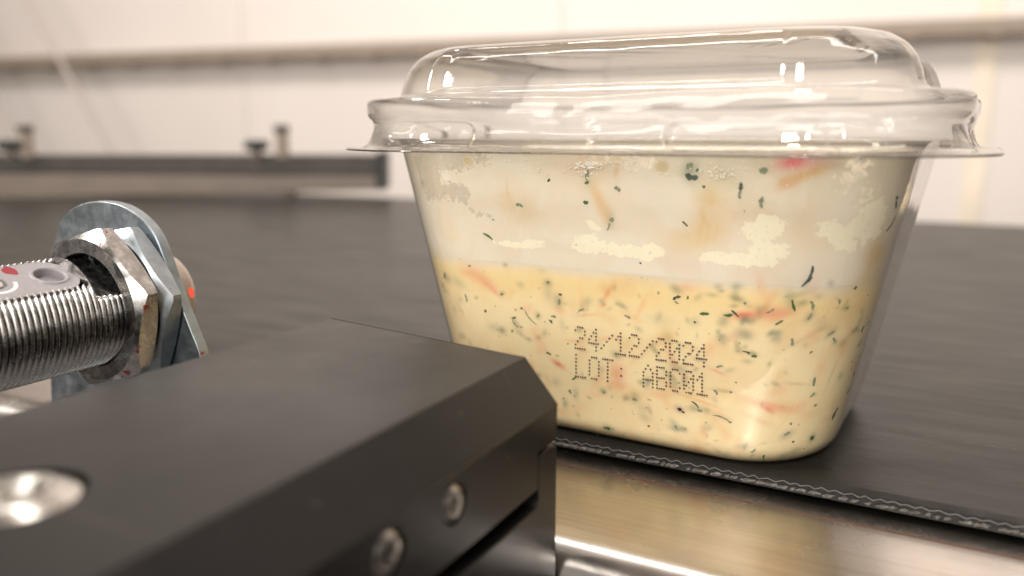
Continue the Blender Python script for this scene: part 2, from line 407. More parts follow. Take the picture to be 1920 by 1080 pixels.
# guide rail far behind on the left
gp = [at_plane(x, y, hd*96, hd) for x, y in ((-260, 290), (722, 290), (722, 356), (-260, 378), (-260, 324), (722, 330))]
gr = empty('guide_rail', gp[2], 'blurred grey steel guide rail with a black end cap behind the sensor', 'rail')
def slab(name, q, th, mat, bev=0, **k):
    q = [np.array(p) for p in q]; n_ = -hd*th
    V = q+[p-n_ for p in q]; n = len(q)
    Fc = [tuple(range(n)), tuple(range(n, 2*n))]+[(i, (i+1) % n, n+(i+1) % n, n+i) for i in range(n)]
    o = recalc(mesh_obj(name, V, Fc, mat, **k)); return bevel(o, bev) if bev else o
up = np.array([0, 0, 1])
slab('upper_channel', [gp[4]-up*.0, gp[5], gp[1], gp[0]], 2.2, m_steel('dark_channel', (.085, .078, .072), .5), bev=.15, parent=gr)
slab('lower_flange', [gp[3]-hd*.6, gp[2]-hd*.6, gp[5]-hd*.6-up*.05, gp[4]-hd*.6-up*.05], 2.6, m_plain('brown_flange_paint', (.17, .135, .11), .42, nscale=30), bev=.15, parent=gr)
slab('end_cap', [at_plane(x, y, hd*95, hd) for x, y in ((705, 357), (722, 357), (722, 284), (705, 284))], 4, M_BLACK, bev=.15, parent=gr)
p_ = at_plane(541, 352, hd*96.8, hd)
lathe('foot_post', [(0, 0), (0, .9), (p_[2]-.05+.0, .9), (p_[2], 0)], (p_[0], p_[1], 0.02), 'z', M_RAILP, n=20, parent=gr)
def knob(x, y, lab):
    c = at_plane(x, 291, hd*95, hd); s_ = 95/F_PX
    k = empty('clamp_knob', c, lab, 'knob', 'black clamp knobs on the guide rail')
    lathe('knob_stem', [(-.2, 0), (-.2, .5), (.6, .5), (.6, 0)], c, 'z', M_STEELB, n=16, parent=k)
    lathe('knob_head', [(.55, 0), (.55, .9), (.75, 1.35), (1.3, 1.4), (1.65, 1.15), (1.75, 0)], c, 'z', M_BLACK, n=24, parent=k)
knob(482, 265, 'black round clamp knob on the far guide rail, beside its right post')
knob(20, 275, 'black round clamp knob at the left end of the far guide rail')
def post(x, lab):
    c = at_plane(x, 291, hd*96, hd)
    k = empty('rail_post', c, lab, 'post', 'brown posts on the guide rail')
    lathe('post_rod', [(-.3, 0), (-.3, .75), (2.6, .75), (2.6, 0)], c, 'z', M_RAILP, n=18, parent=k)
    lathe('post_cap', [(2.6, 0), (2.6, .9), (3.3, .9), (3.45, .7), (3.45, 0)], c, 'z', m_plain('dark_cap', (.10, .08, .07), .5), n=18, parent=k)
post(530, 'short brown post on the far guide rail, near its capped end')
post(52, 'short brown post at the left end of the far guide rail')

# ------------------------------------------------------------------ the tub
CX, CY, ROT = -6.9095, 21.7583, -0.0307
AT, BT, RT, AB, BB, RB, ZF = 6.3373, 5.2812, 2.7982, 4.9458, 4.0597, 2.2077, 7.0
def ring_xy(a, b, r, nc=16, nf=40, ns=16):
    """rounded rectangle; corner 0 is +x+y, then counter-clockwise; nf on the front straight"""
    pts = []; nst = [ns, ns, nf, ns]           # back, left, front, right
    for k, (sx, sy) in enumerate(((1, 1), (-1, 1), (-1, -1), (1, -1))):
        th = k*math.pi/2+np.linspace(0, math.pi/2, nc+1)
        c = np.stack([sx*(a-r)+r*np.cos(th), sy*(b-r)+r*np.sin(th)], -1); pts.append(c)
        k2 = (k+1) % 4; sx2, sy2 = ((1, 1), (-1, 1), (-1, -1), (1, -1))[k2]; th2 = k2*math.pi/2
        nx = np.array([sx2*(a-r)+r*math.cos(th2), sy2*(b-r)+r*math.sin(th2)])
        t = np.linspace(0, 1, nst[k]+2)[1:-1, None]; pts.append(c[-1]*(1-t)+nx*t)
    return np.concatenate(pts)
def to_world(q, z):
    c, s = math.cos(ROT), math.sin(ROT)
    return np.stack([CX+c*q[:, 0]-s*q[:, 1], CY+s*q[:, 0]+c*q[:, 1], np.zeros(len(q))+z], -1)
FIL = .55
def wall_ring(z, inset=0, **k):
    t = z/ZF; a, b, r = AB+(AT-AB)*t, BB+(BT-BB)*t, RB+(RT-RB)*t
    d = inset
    if z < FIL: d += FIL-math.sqrt(max(0, FIL**2-(FIL-z)**2))
    return to_world(ring_xy(a-d, b-d, max(r-d, .3), **k), z)
def loft_faces(nr, n, closed=True):
    Fc = []
    for j in range(nr-1):
        for i in range(n): Fc.append((j*n+i, j*n+(i+1) % n, (j+1)*n+(i+1) % n, (j+1)*n+i))
    return Fc
tub = empty('food_tub', (CX, CY, 0.014), 'clear plastic tub with domed clear lid and dotted date print, standing on the belt edge', 'tub')
KW = dict(nc=22, nf=40, ns=16)
zs = [0.016+.0, .03, .06, .12, .2, .3, .42, .55]+list(np.linspace(.9, 6.85, 22))
rings = [wall_ring(z, .0, **KW) for z in zs]
def off_ring(d, z, **k): return to_world(ring_xy(AT+d, BT+d, max(RT+d, .3), **k), z)
for d, z in ((0, 7.0), (.02, 7.08), (.08, 7.17), (.2, 7.22), (.45, 7.24), (.5, 7.22), (.52, 7.12), (.53, 7.06)): rings.append(off_ring(d, z, **KW))
n = len(rings[0]); V = np.concatenate(rings); Fc = loft_faces(len(rings), n)+[tuple(range(n))]
body = mesh_obj('tub_body', V, Fc, M_TUB, parent=tub, smooth=True)

# lid
prof = [(1.40, 6.945), (1.385, 7.0), (1.30, 7.005), (.99, 7.02), (.89, 7.07), (.81, 7.2), (.745, 7.4), (.71, 7.60), (.74, 7.69), (.81, 7.73), (.845, 7.80), (.85, 8.07), (.82, 8.16), (.74, 8.20), (.12, 8.22), (.05, 8.24), (.0, 8.30), (-.03, 8.40),
        (-.10, 8.62), (-.22, 8.92), (-.42, 9.16), (-.75, 9.36), (-1.15, 9.46), (-1.55, 9.50), (-1.70, 9.49), (-1.78, 9.43), (-1.85, 9.36), (-1.98, 9.33), (-2.6, 9.325), (-3.6, 9.32), (-4.6, 9.32)]
P = np.array(prof); seg = np.r_[0, np.cumsum(np.hypot(*np.diff(P, axis=0).T))]
# Catmull style resample
def resample(P, seg, n):
    t = np.linspace(0, seg[-1], n); out = []
    for k in range(2):
        m = np.gradient(P[:, k], seg); h = np.diff(seg)
        idx = np.clip(np.searchsorted(seg, t)-1, 0, len(seg)-2); u_ = (t-seg[idx])/h[idx]
        p0, p1, m0, m1 = P[idx, k], P[idx+1, k], m[idx]*h[idx], m[idx+1]*h[idx]
        out.append((2*u_**3-3*u_**2+1)*p0+(u_**3-2*u_**2+u_)*m0+(-2*u_**3+3*u_**2)*p1+(u_**3-u_**2)*m1)
    return np.stack(out, -1)
tq = np.linspace(0, seg[-1], 190); PR = np.stack([np.interp(tq, seg, P[:, 0]), np.interp(tq, seg, P[:, 1])], -1)
for _ in range(3): PR[1:-1] = PR[1:-1]*.5+(PR[:-2]+PR[2:])*.25
LK = dict(nc=30, nf=170, ns=60)
base = ring_xy(AT, BT, RT, **LK); nL = len(base)
nxt = np.roll(base, -1, 0)-np.roll(base, 1, 0); nrm = np.stack([nxt[:, 1], -nxt[:, 0]], -1); nrm /= np.linalg.norm(nrm, axis=1)[:, None]
def smooth(x, a, b): t = np.clip((x-a)/(b-a), 0, 1); return t*t*(3-2*t)
bx, by = base[:, 0], base[:, 1]
sx_, sy_ = AT-RT, BT-RT
wave = np.where(np.abs(bx) < sx_, (1-smooth(np.abs(bx+.1), .3, 3.1)), 0)*(np.abs(by) > BT-.4) + np.where(np.abs(by) < sy_, (1-smooth(np.abs(by), .2, 2.3)), 0)*(np.abs(bx) > AT-.4)
panel = smooth(-np.abs(bx), -(sx_+.55), -(sx_+.42))*(np.abs(by) > BT-1.0) + smooth(-np.abs(by), -(sy_+.45), -(sy_+.32))*(np.abs(bx) > AT-1.0)
panel = np.clip(panel, 0, 1)
# snap lugs: (perimeter position by x on the front/back or y on the sides, half length)
front_sel = by < -(BT-.9)
lugs = np.zeros(nL)
def lug_mask(ss, c, hl): return smooth(hl-np.abs(ss-c), 0, .22)
lug_front = [(-5.25, .82), (.55, 1.0)]
arc = np.zeros(nL)                          # signed arc length measured along the front from the centre
fr = np.where(by < 0)[0]
dseg = np.linalg.norm(np.diff(np.vstack([base, base[:1]]), axis=0), axis=1); cum = np.r_[0, np.cumsum(dseg)[:-1]]
i0 = np.argmin(np.abs(bx)+(by > 0)*100); total = dseg.sum()
arc = (cum-cum[i0]+total/2) % total-total/2
lugc = [(-3.45, 1.05), (3.35, 1.4), (9.2, .8), (-9.2, .8), (11.7, .8), (-11.7, .8), (17.4, 1.2), (-17.4, 1.2)]
rows = []
for d, z in PR:
    band = math.exp(-((z-7.62)/.28)**2)
    zz_ = z-.22*wave*band*(1 if d > .4 else 0)
    if d > .4 and 7.66 < z < 8.25: zz_ = zz_-.10*wave*math.exp(-((z-8.0)/.3)**2)
    dd = np.full(nL, d)
    if z > 8.26 and z < 9.5 and d > -1.7:
        dd = dd-.16*panel*smooth(z, 8.30, 8.42)*(1-smooth(z, 9.30, 9.46))
    if d > .5 and 7.03 < z < 7.72:
        lz = 1-abs((z-7.33)/.30)**2
        if lz > 0:
            for c, hl in lugc:
                e = hl-np.abs(arc-c); rz = math.sqrt(max(lz, 0))
                m = smooth(e+.25*(rz-1), 0, .10)
                dd = dd-.30*m*smooth(lz, 0, .25)
    q = ring_xy(AT+d, BT+d, max(RT+d, .35), **LK)+nrm*(dd-d)[:, None]
    wob = (.012*np.sin(arc*1.7+z*3)+.008*np.sin(arc*4.1-z*7))*(1 if z < 8.2 else .35)
    q = q+nrm*wob[:, None]*(1 if z > 7.1 else .3)
    r_ = to_world(q, 0); r_[:, 2] = zz_+.008*np.sin(arc*2.3+d*5)*(1 if z < 8.2 else .3); rows.append(r_)
V = np.concatenate(rows); Fc = loft_faces(len(rows), nL)+[tuple(range((len(rows)-1)*nL, len(rows)*nL))]
lid = mesh_obj('lid', V, Fc, M_LID, parent=tub, smooth=True)

r_ = to_world(ring_xy(AT+1.40, BT+1.40, RT+1.40, nc=40, nf=40, ns=40), 6.972); nE = len(r_); tt = np.roll(r_, -1, 0)-np.roll(r_, 1, 0); on = np.stack([tt[:, 1], -tt[:, 0], 0*tt[:, 0]], -1); on /= np.linalg.norm(on, axis=1)[:, None]
V = np.concatenate([r_+on*(.030*math.cos(a))+np.array([0, 0, .024*math.sin(a)]) for a in np.linspace(0, 2*math.pi, 9)[:-1]])
mesh_obj('lid_edge', V, [(j*nE+i, j*nE+(i+1) % nE, ((j+1) % 8)*nE+(i+1) % nE, ((j+1) % 8)*nE+i) for j in range(8) for i in range(nE)], m_plastic('cut_edge_plastic', .2, (.62, .60, .56), (.22, .21, .19)), parent=lid, smooth=True)

# ------------------------------------------------------------------ sauce surfaces with painted colour
DN = dict(nc=90, nf=260, ns=90)
LEV = 4.32
sz = [0.045, .06, .09, .13, .18, .24, .31, .38, .46, .55]+list(np.linspace(.6, LEV, 138))
s_r = [wall_ring(z, .045, **DN) for z in sz]+[wall_ring(z, .052, **DN) for z in (LEV+.01, LEV+.2)]; nS = len(s_r[0])
s_V = np.concatenate(s_r)
fz = list(np.linspace(LEV, 7.02, 100))
f_r = [wall_ring(z, .045, **DN) for z in fz]; f_V = np.concatenate(f_r)
allV = np.concatenate([s_V, f_V]); pix = project(allV)
ctr = np.array([CX, CY, 0]); out_dir = allV-ctr; out_dir[:, 2] = 0
# outward normal of the ring (horizontal) for every vertex
def ring_normals(R):
    o_ = []
    for r in R:
        t = np.roll(r, -1, 0)-np.roll(r, 1, 0); nn_ = np.stack([t[:, 1], -t[:, 0], 0*t[:, 0]], -1); nn_ /= np.linalg.norm(nn_, axis=1)[:, None]; o_.append(nn_)
    return np.concatenate(o_)
nrmA = ring_normals(s_r+f_r)
view = allV-np.array([0, 0, CAM_H]); facing = (nrmA*view).sum(1) < 0
fidx = np.where(facing)[0]; fpix = pix[fidx]
def find(px, py):
    i = fidx[((fpix-np.array([px, py]))**2).sum(1).argmin()]
    c = allV[i]; nr = nrmA[i]; tg = np.array([-nr[1], nr[0], 0.0]); tg = tg if tg@np.array([math.cos(YAW), math.sin(YAW), 0]) > 0 else -tg
    return c, nr, tg
PXC = np.linalg.norm(np.array([-6.5, 17.0, -3.5]))/F_PX
C_SAUCE = np.array(lin((250, 232, 190))[:3]); C_FILM = np.array(lin((238, 227, 206))[:3])
paint = np.empty((len(allV), 3)); ns_ = len(s_V)
paint[:ns_] = C_SAUCE; paint[ns_:] = C_FILM
zA = allV[:, 2]
band = np.clip(1-np.abs(zA-(LEV-.45))/.75, 0, 1)**1.3
smooth0 = lambda x, a, b: np.clip((x-a)/(b-a), 0, 1)**2*(3-2*np.clip((x-a)/(b-a), 0, 1))
yel = np.array(lin((246, 216, 146))[:3])
m_ = (band*.45)[:, None]; paint[:ns_] = paint[:ns_]*(1-m_[:ns_])+yel*m_[:ns_]
trans = (smooth0(zA+.035*np.sin(allV[:, 0]*2.3)+.02*np.sin(allV[:, 0]*6.1+1), LEV-.27, LEV+.03)*1.0)[:, None]; paint[:ns_] = (paint*(1-trans)+C_FILM*trans)[:ns_]
def blob(c, nr, tg, rx, ry, ang, colr, st, hard=2.0):
    d = allV-c; a = d@tg; b = d[:, 2]*1.03; nn_ = d@nr
    ca, sa = math.cos(math.radians(ang)), math.sin(math.radians(ang))
    u_ = (a*ca+b*sa)/rx; v_ = (-a*sa+b*ca)/ry
    q = (u_*u_+v_*v_)**(hard/2)
    g = np.exp(-q)*np.exp(-(nn_/1.2)**2)*st
    g[g < .004] = 0
    return g
def dab(px, py, w_, h_, ang, rgb, st=.8, hard=2.0):
    c, nr, tg = find(px, py)
    if rgb[0] < 200 and rgb[1] > rgb[0]*.95: st *= .72
    g = blob(c, nr, tg, w_*PXC*.55, h_*PXC*.55, ang, rgb, st, hard)[:, None]
    global paint
    paint = paint*(1-g)+np.array(lin(rgb)[:3])*g
# soft colour under the surface: (x, y, length, width, angle, colour, strength)
PK, OC, BG, GG, OR = (236, 158, 128), (228, 186, 104), (120, 138, 120), (84, 110, 70), (226, 160, 96)
DABS = [
 (905, 525, 70, 26, -32, PK, .55), (875, 512, 40, 18, -10, PK, .35), (925, 545, 34, 10, -40, PK, .5), (1047, 683, 30, 12, -30, (232, 130, 100), .75), (1158, 700, 26, 40, 0, (232, 150, 120), .6), (1158, 722, 40, 16, 0, (232, 150, 120), .45),
 (1140, 548, 46, 9, 58, (228, 160, 110), .6), (1132, 572, 10, 7, 30, (210, 110, 80), .6), (1422, 590, 80, 20, 9, PK, .6), (1394, 592, 30, 11, 10, (226, 110, 90), .8), (1460, 585, 50, 18, 0, PK, .45), (1450, 762, 90, 16, -14, (234, 150, 115), .6), (1440, 768, 26, 9, -30, (226, 110, 86), .6),
 (1345, 698, 26, 6, -18, (230, 140, 100), .6), (1320, 755, 60, 5, -12, (230, 150, 105), .5), (1050, 770, 30, 14, -20, PK, .35), (990, 580, 30, 24, 0, PK, .25), (1100, 590, 50, 5, 10, (222, 150, 110), .35), (1005, 625, 30, 30, 0, (238, 190, 150), .35),
 (860, 530, 40, 20, -20, BG, .45), (838, 522, 20, 26, 80, (70, 96, 96), .6), (835, 545, 14, 26, 80, (90, 110, 105), .45), (968, 606, 24, 8, -50, (80, 90, 80), .6), (975, 625, 30, 10, -40, (150, 130, 90), .4), (941, 620, 17, 15, 0, (60, 92, 86), .75), (1027, 532, 16, 15, 0, (100, 120, 80), .6), (1047, 565, 18, 28, 0, (74, 92, 84), .6), (1028, 550, 22, 40, 10, (180, 170, 150), .4),
 (1008, 592, 12, 14, 0, (84, 104, 80), .6), (866, 583, 20, 7, -60, (120, 130, 100), .5), (856, 568, 30, 10, -70, (170, 180, 160), .4), (942, 551, 12, 9, 30, (70, 90, 60), .6), (947, 496, 10, 9, 0, (110, 110, 70), .6), (1016, 508, 18, 10, 0, (190, 190, 120), .4), (1009, 632, 9, 9, 0, (80, 100, 80), .6), (1055, 610, 14, 30, 10, (180, 180, 150), .4),
 (1483, 562, 18, 36, 10, (110, 130, 90), .5), (1500, 552, 34, 10, 15, (150, 160, 110), .5), (1517, 594, 22, 12, 60, (100, 118, 100), .7), (1585, 577, 18, 10, 0, (96, 116, 92), .7), (1335, 553, 22, 8, 0, (150, 160, 130), .6), (1377, 573, 14, 7, 10, (110, 125, 100), .6),
 (1545, 610, 44, 22, -25, (170, 165, 140), .45), (1560, 625, 24, 11, 40, (90, 110, 100), .6), (1565, 640, 12, 10, -40, (80, 100, 86), .6), (1388, 625, 26, 22, 0, (150, 156, 150), .6), (1355, 632, 18, 14, 20, (100, 128, 116), .6), (1302, 605, 18, 18, 0, (150, 160, 140), .5), (1240, 600, 50, 22, 0, (190, 190, 160), .4),
 (1411, 664, 16, 9, -15, (60, 90, 60), .75), (1356, 734, 42, 7, 0, (120, 140, 120), .6), (1310, 768, 20, 12, 10, (110, 140, 116), .6), (1190, 746, 18, 22, 0, (100, 134, 110), .75), (1131, 733, 15, 14, 0, (90, 124, 96), .75), (1080, 738, 12, 26, 0, (150, 165, 150), .6), (1265, 795, 24, 13, -45, (120, 140, 130), .6), (1218, 770, 8, 20, 15, (130, 146, 130), .5), (1275, 768, 20, 14, -20, (130, 90, 100), .5),
 (1258, 708, 36, 16, -35, (150, 160, 120), .6), (1264, 722, 22, 22, 0, (130, 150, 116), .6), (1283, 710, 12, 26, 0, (60, 86, 80), .6), (1476, 815, 26, 15, 30, (150, 150, 146), .75), (1522, 820, 15, 18, 0, (60, 106, 50), .75), (1325, 800, 24, 16, 40, (160, 175, 150), .5), (1345, 846, 26, 10, -50, (170, 176, 150), .5), (1480, 850, 50, 10, 20, (130, 130, 110), .4), (1138, 802, 22, 14, 0, (84, 124, 76), .75), (1168, 818, 20, 6, 60, (90, 120, 90), .4), (1076, 828, 30, 8, 10, (120, 110, 90), .4),
 (1350, 700, 100, 60, 0, (226, 200, 160), .35), (1495, 720, 40, 5, -8, (150, 160, 140), .5), (1525, 740, 12, 8, 0, (120, 130, 110), .6), (1560, 700, 60, 5, 80, (190, 170, 130), .35), (1530, 760, 8, 6, 0, (150, 110, 70), .6), (1500, 640, 60, 10, 30, (200, 170, 130), .35), (1610, 620, 8, 16, 60, (110, 116, 90), .6), (1612, 641, 26, 6, 35, (120, 120, 95), .55), (1640, 565, 8, 30, 0, (150, 150, 110), .4), (1565, 778, 9, 30, 0, (80, 84, 70), .55),
 # film region
 (1335, 412, 56, 66, 0, (230, 186, 100), .75), (1330, 375, 30, 50, 0, (226, 190, 122), .5), (1310, 440, 110, 50, 20, (230, 200, 140), .55), (1506, 328, 76, 18, 24, (226, 176, 92), .9), (1475, 345, 30, 16, 30, (230, 160, 90), .8), (1122, 375, 20, 80, 18, (232, 190, 130), .7), (1140, 400, 20, 40, 20, (226, 186, 130), .5), (955, 372, 50, 60, 0, (230, 200, 150), .55), (951, 352, 4, 32, 0, (216, 176, 110), .6), (990, 400, 70, 60, 0, (224, 200, 158), .45), (1505, 425, 50, 70, 0, (226, 196, 130), .6), (1545, 460, 70, 40, 0, (230, 205, 150), .4), (1640, 480, 60, 60, 45, (214, 178, 112), .75), (1630, 520, 80, 40, 0, (222, 190, 130), .5),
 (1110, 320, 130, 50, 0, (228, 206, 172), .6), (1090, 298, 60, 24, 0, (232, 202, 164), .5), (1430, 400, 200, 40, 0, (220, 204, 172), .5), (1380, 330, 160, 60, 0, (214, 202, 164), .5), (1225, 360, 90, 70, 0, (226, 214, 194), .5), (1250, 490, 320, 26, -5, (234, 220, 204), .7), (1000, 460, 160, 30, 0, (232, 222, 200), .5), (850, 440, 60, 60, 0, (240, 224, 190), .5), (1560, 500, 140, 30, 0, (236, 222, 204), .6), (1440, 500, 70, 50, 0, (230, 212, 186), .4),
 (1492, 303, 48, 22, 6, (238, 96, 104), .95), (1512, 296, 40, 18, 0, (236, 140, 140), .7), (1560, 308, 60, 18, -10, (196, 176, 160), .5), (879, 303, 24, 17, -20, (214, 190, 142), .9, 6), (1240, 313, 24, 20, 10, (214, 194, 150), .8, 6), (1157, 312, 10, 34, -15, (224, 200, 166), .8, 6), (1296, 322, 28, 36, -10, (110, 132, 84), .7), (1145, 413, 14, 26, 0, (170, 172, 140), .5), (1515, 525, 16, 36, 0, (190, 184, 160), .5), (1102, 345, 20, 22, 0, (190, 188, 140), .4),
 (808, 325, 14, 60, 0, (232, 206, 150), .7, 4), (1590, 440, 100, 30, 0, (228, 212, 170), .4),
]
for dd_ in DABS: dab(*dd_)
rs2 = np.random.default_rng(21)
for k in range(290):
    px, py = rs2.uniform(820, 1640), rs2.uniform(530, 865)
    kind = rs2.random()
    if kind < .62: rgb = [(84, 112, 78), (96, 122, 110), (120, 138, 108), (150, 160, 132)][rs2.integers(4)]; L_ = rs2.uniform(6, 24); W_r = L_*rs2.uniform(.4, .9); st_ = rs2.uniform(.3, .8)
    elif kind < .82: rgb = [(234, 150, 110), (236, 168, 120)][rs2.integers(2)]; L_ = rs2.uniform(20, 50); W_r = rs2.uniform(9, 20); st_ = rs2.uniform(.2, .38)
    else: rgb = (228, 192, 130); L_ = rs2.uniform(20, 60); W_r = L_*.5; st_ = .3
    dab(px, py, L_, W_r, rs2.uniform(0, 180), rgb, st_)
# soft colour on the sides the camera does not see
back = np.where(~facing)[0]
for k in range(150):
    i = int(rng.choice(back)); c = allV[i]; nr = nrmA[i]; tg = np.array([-nr[1], nr[0], 0])
    rgb = [BG, GG, PK, OC, (150, 150, 120)][rng.integers(5)]
    if c[2] > LEV and rgb in (BG, GG): rgb = OC
    s2 = rng.uniform(.08, .3); g = blob(c, nr, tg, s2, s2*rng.uniform(.25, .7), rng.uniform(0, 180), rgb, rng.uniform(.4, .8))[:, None]
    paint = paint*(1-g)+np.array(lin(rgb)[:3])*g
# masks: r = contact patches painted brighter, g = coverage, b = fully bare
fV = f_V; fpx = pix[ns_:]; ff = facing[ns_:]
mask = np.zeros((len(fV), 3))
mask[:, 1] = .95-.32*smooth(fV[:, 2], 6.35, 6.95)
def fmask(chn, px, py, w_, h_, ang, val, hard=3.0, mode='max'):
    c, nr, tg = find(px, py); g = blob(c, nr, tg, w_*PXC*.6, h_*PXC*.6, ang, None, 1, hard)[ns_:]
    if mode == 'max': mask[:, chn] = np.maximum(mask[:, chn], g*val)
    elif mode == 'lerp': mask[:, chn] = mask[:, chn]*(1-g)+val*g
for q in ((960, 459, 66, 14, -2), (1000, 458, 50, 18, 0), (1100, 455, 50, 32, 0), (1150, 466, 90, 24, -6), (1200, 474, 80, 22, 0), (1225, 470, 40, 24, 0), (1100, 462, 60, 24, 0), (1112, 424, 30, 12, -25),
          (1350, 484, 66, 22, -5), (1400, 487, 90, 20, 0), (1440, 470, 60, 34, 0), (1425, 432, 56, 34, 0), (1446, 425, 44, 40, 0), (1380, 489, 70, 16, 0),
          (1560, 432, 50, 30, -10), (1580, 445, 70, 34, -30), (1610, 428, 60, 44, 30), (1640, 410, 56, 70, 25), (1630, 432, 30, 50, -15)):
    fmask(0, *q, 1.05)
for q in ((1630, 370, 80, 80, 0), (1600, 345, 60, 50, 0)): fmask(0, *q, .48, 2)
fmask(1, 800, 330, 80, 110, 0, .22, 3, 'lerp'); fmask(1, 850, 300, 150, 60, 0, .34, 3, 'lerp'); fmask(1, 850, 360, 100, 50, 0, .36, 3, 'lerp'); fmask(1, 900, 400, 80, 30, -20, .48, 3, 'lerp')
fmask(1, 1090, 340, 260, 70, 0, .9, 4, 'lerp'); fmask(1, 1380, 330, 260, 70, 0, .95, 4, 'lerp'); fmask(1, 1190, 305, 130, 40, 0, .45, 3, 'lerp'); fmask(1, 1590, 320, 90, 50, 0, .40, 3, 'lerp'); fmask(1, 1500, 310, 120, 50, 0, .8, 4, 'lerp'); fmask(1, 1105, 305, 40, 20, 0, .4, 3, 'lerp'); fmask(1, 879, 303, 24, 17, -20, .9, 6, 'lerp')
# bare clear corner at the right, level dropping round to the back
cr = smooth(fV[:, 0], CX+AT-1.0, CX+AT-.3)*(fV[:, 1] > CY-BT+2.2)
mask[:, 2] = np.clip(cr*smooth(fV[:, 2], 5.6, 6.1), 0, 1)
bk = (~ff)
mask[bk, 1] -= .25*smooth(fV[bk, 2], 5.2, 6.6)
def add_attr(o, name, arr, nverts):
    a = o.data.color_attributes.new(name, 'FLOAT_COLOR', 'POINT'); full = np.ones((nverts, 4)); full[:len(arr), :3] = arr
    a.data.foreach_set('color', full.ravel())
# sauce body: wall + bottom + rippled top
cap = wall_ring(LEV+.2, .052, **DN); cc_ = cap.mean(0)
Vs = [s_V]; 
for kf in (.93, .8, .6, .4, .2, .07):
    r_ = cc_+(cap-cc_)*kf; r_[:, 2] = LEV+.12+.05*np.sin(r_[:, 0]*2.1)*np.cos(r_[:, 1]*1.7); Vs.append(r_)
Vs = np.concatenate(Vs); nr_ = len(Vs)//nS
sauce = mesh_obj('creamy_dip', Vs, loft_faces(nr_, nS)+[tuple(range(nS)), tuple(range((nr_-1)*nS, nr_*nS))], M_SAUCE, smooth=True, at=(CX, CY, .045),
                 label='pale yellow creamy dip with herbs and pink shreds filling the lower tub', cat='dip')
pa = np.concatenate([paint[:ns_], np.tile(np.array(lin((244, 220, 165))[:3]), (len(Vs)-ns_, 1))])
add_attr(sauce, 'paint', pa, len(Vs))
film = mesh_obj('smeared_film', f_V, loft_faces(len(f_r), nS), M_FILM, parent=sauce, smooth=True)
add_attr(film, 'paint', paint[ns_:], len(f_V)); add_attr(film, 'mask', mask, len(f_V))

# crisp herb pieces pressed against the wall
def fleck(px, py, L, W, ang, mat, curve=0, name='herb_piece', surf=None, parent=sauce, lift=.012):
    if surf is None: c, nr, tg = find(px, py)
    else: c, nr, tg = surf
    L = L*PXC*1.05; W = W*PXC*1.0; ca, sa = math.cos(math.radians(ang)), math.sin(math.radians(ang))
    # lean with the wall taper
    upv = np.array([nr[0]*.19, nr[1]*.19, 1.0]); upv /= np.linalg.norm(upv); no = np.cross(tg, upv); no = no if no@nr > 0 else -no
    m = 9; top = []; bot = []
    for k in range(m):
        t = k/(m-1)*2-1
        wd = W/2*math.sqrt(max(0.04, 1-abs(t)**2.6))*random.uniform(.5, 1.2)
        off = curve*L*(t*t-.4)
        top.append((t*L/2, off+wd)); bot.append((t*L/2, off-wd))
    out = top+bot[::-1]
    V = []
    for lft, sc2 in ((lift, .8), (lift-.006, 1.0), (lift-.03, .9)):
        for a, b in out:
            a2, b2 = a*sc2, b*sc2; aa = a2*ca-b2*sa; bb_ = a2*sa+b2*ca
            V.append(c+tg*aa+upv*bb_+no*(lft+random.uniform(-.001, .001)))
    n_ = len(out); Fc = [tuple(range(n_))]
    for j in range(2): Fc += [(j*n_+i, j*n_+(i+1) % n_, (j+1)*n_+(i+1) % n_, (j+1)*n_+i) for i in range(n_)]
    return V, Fc
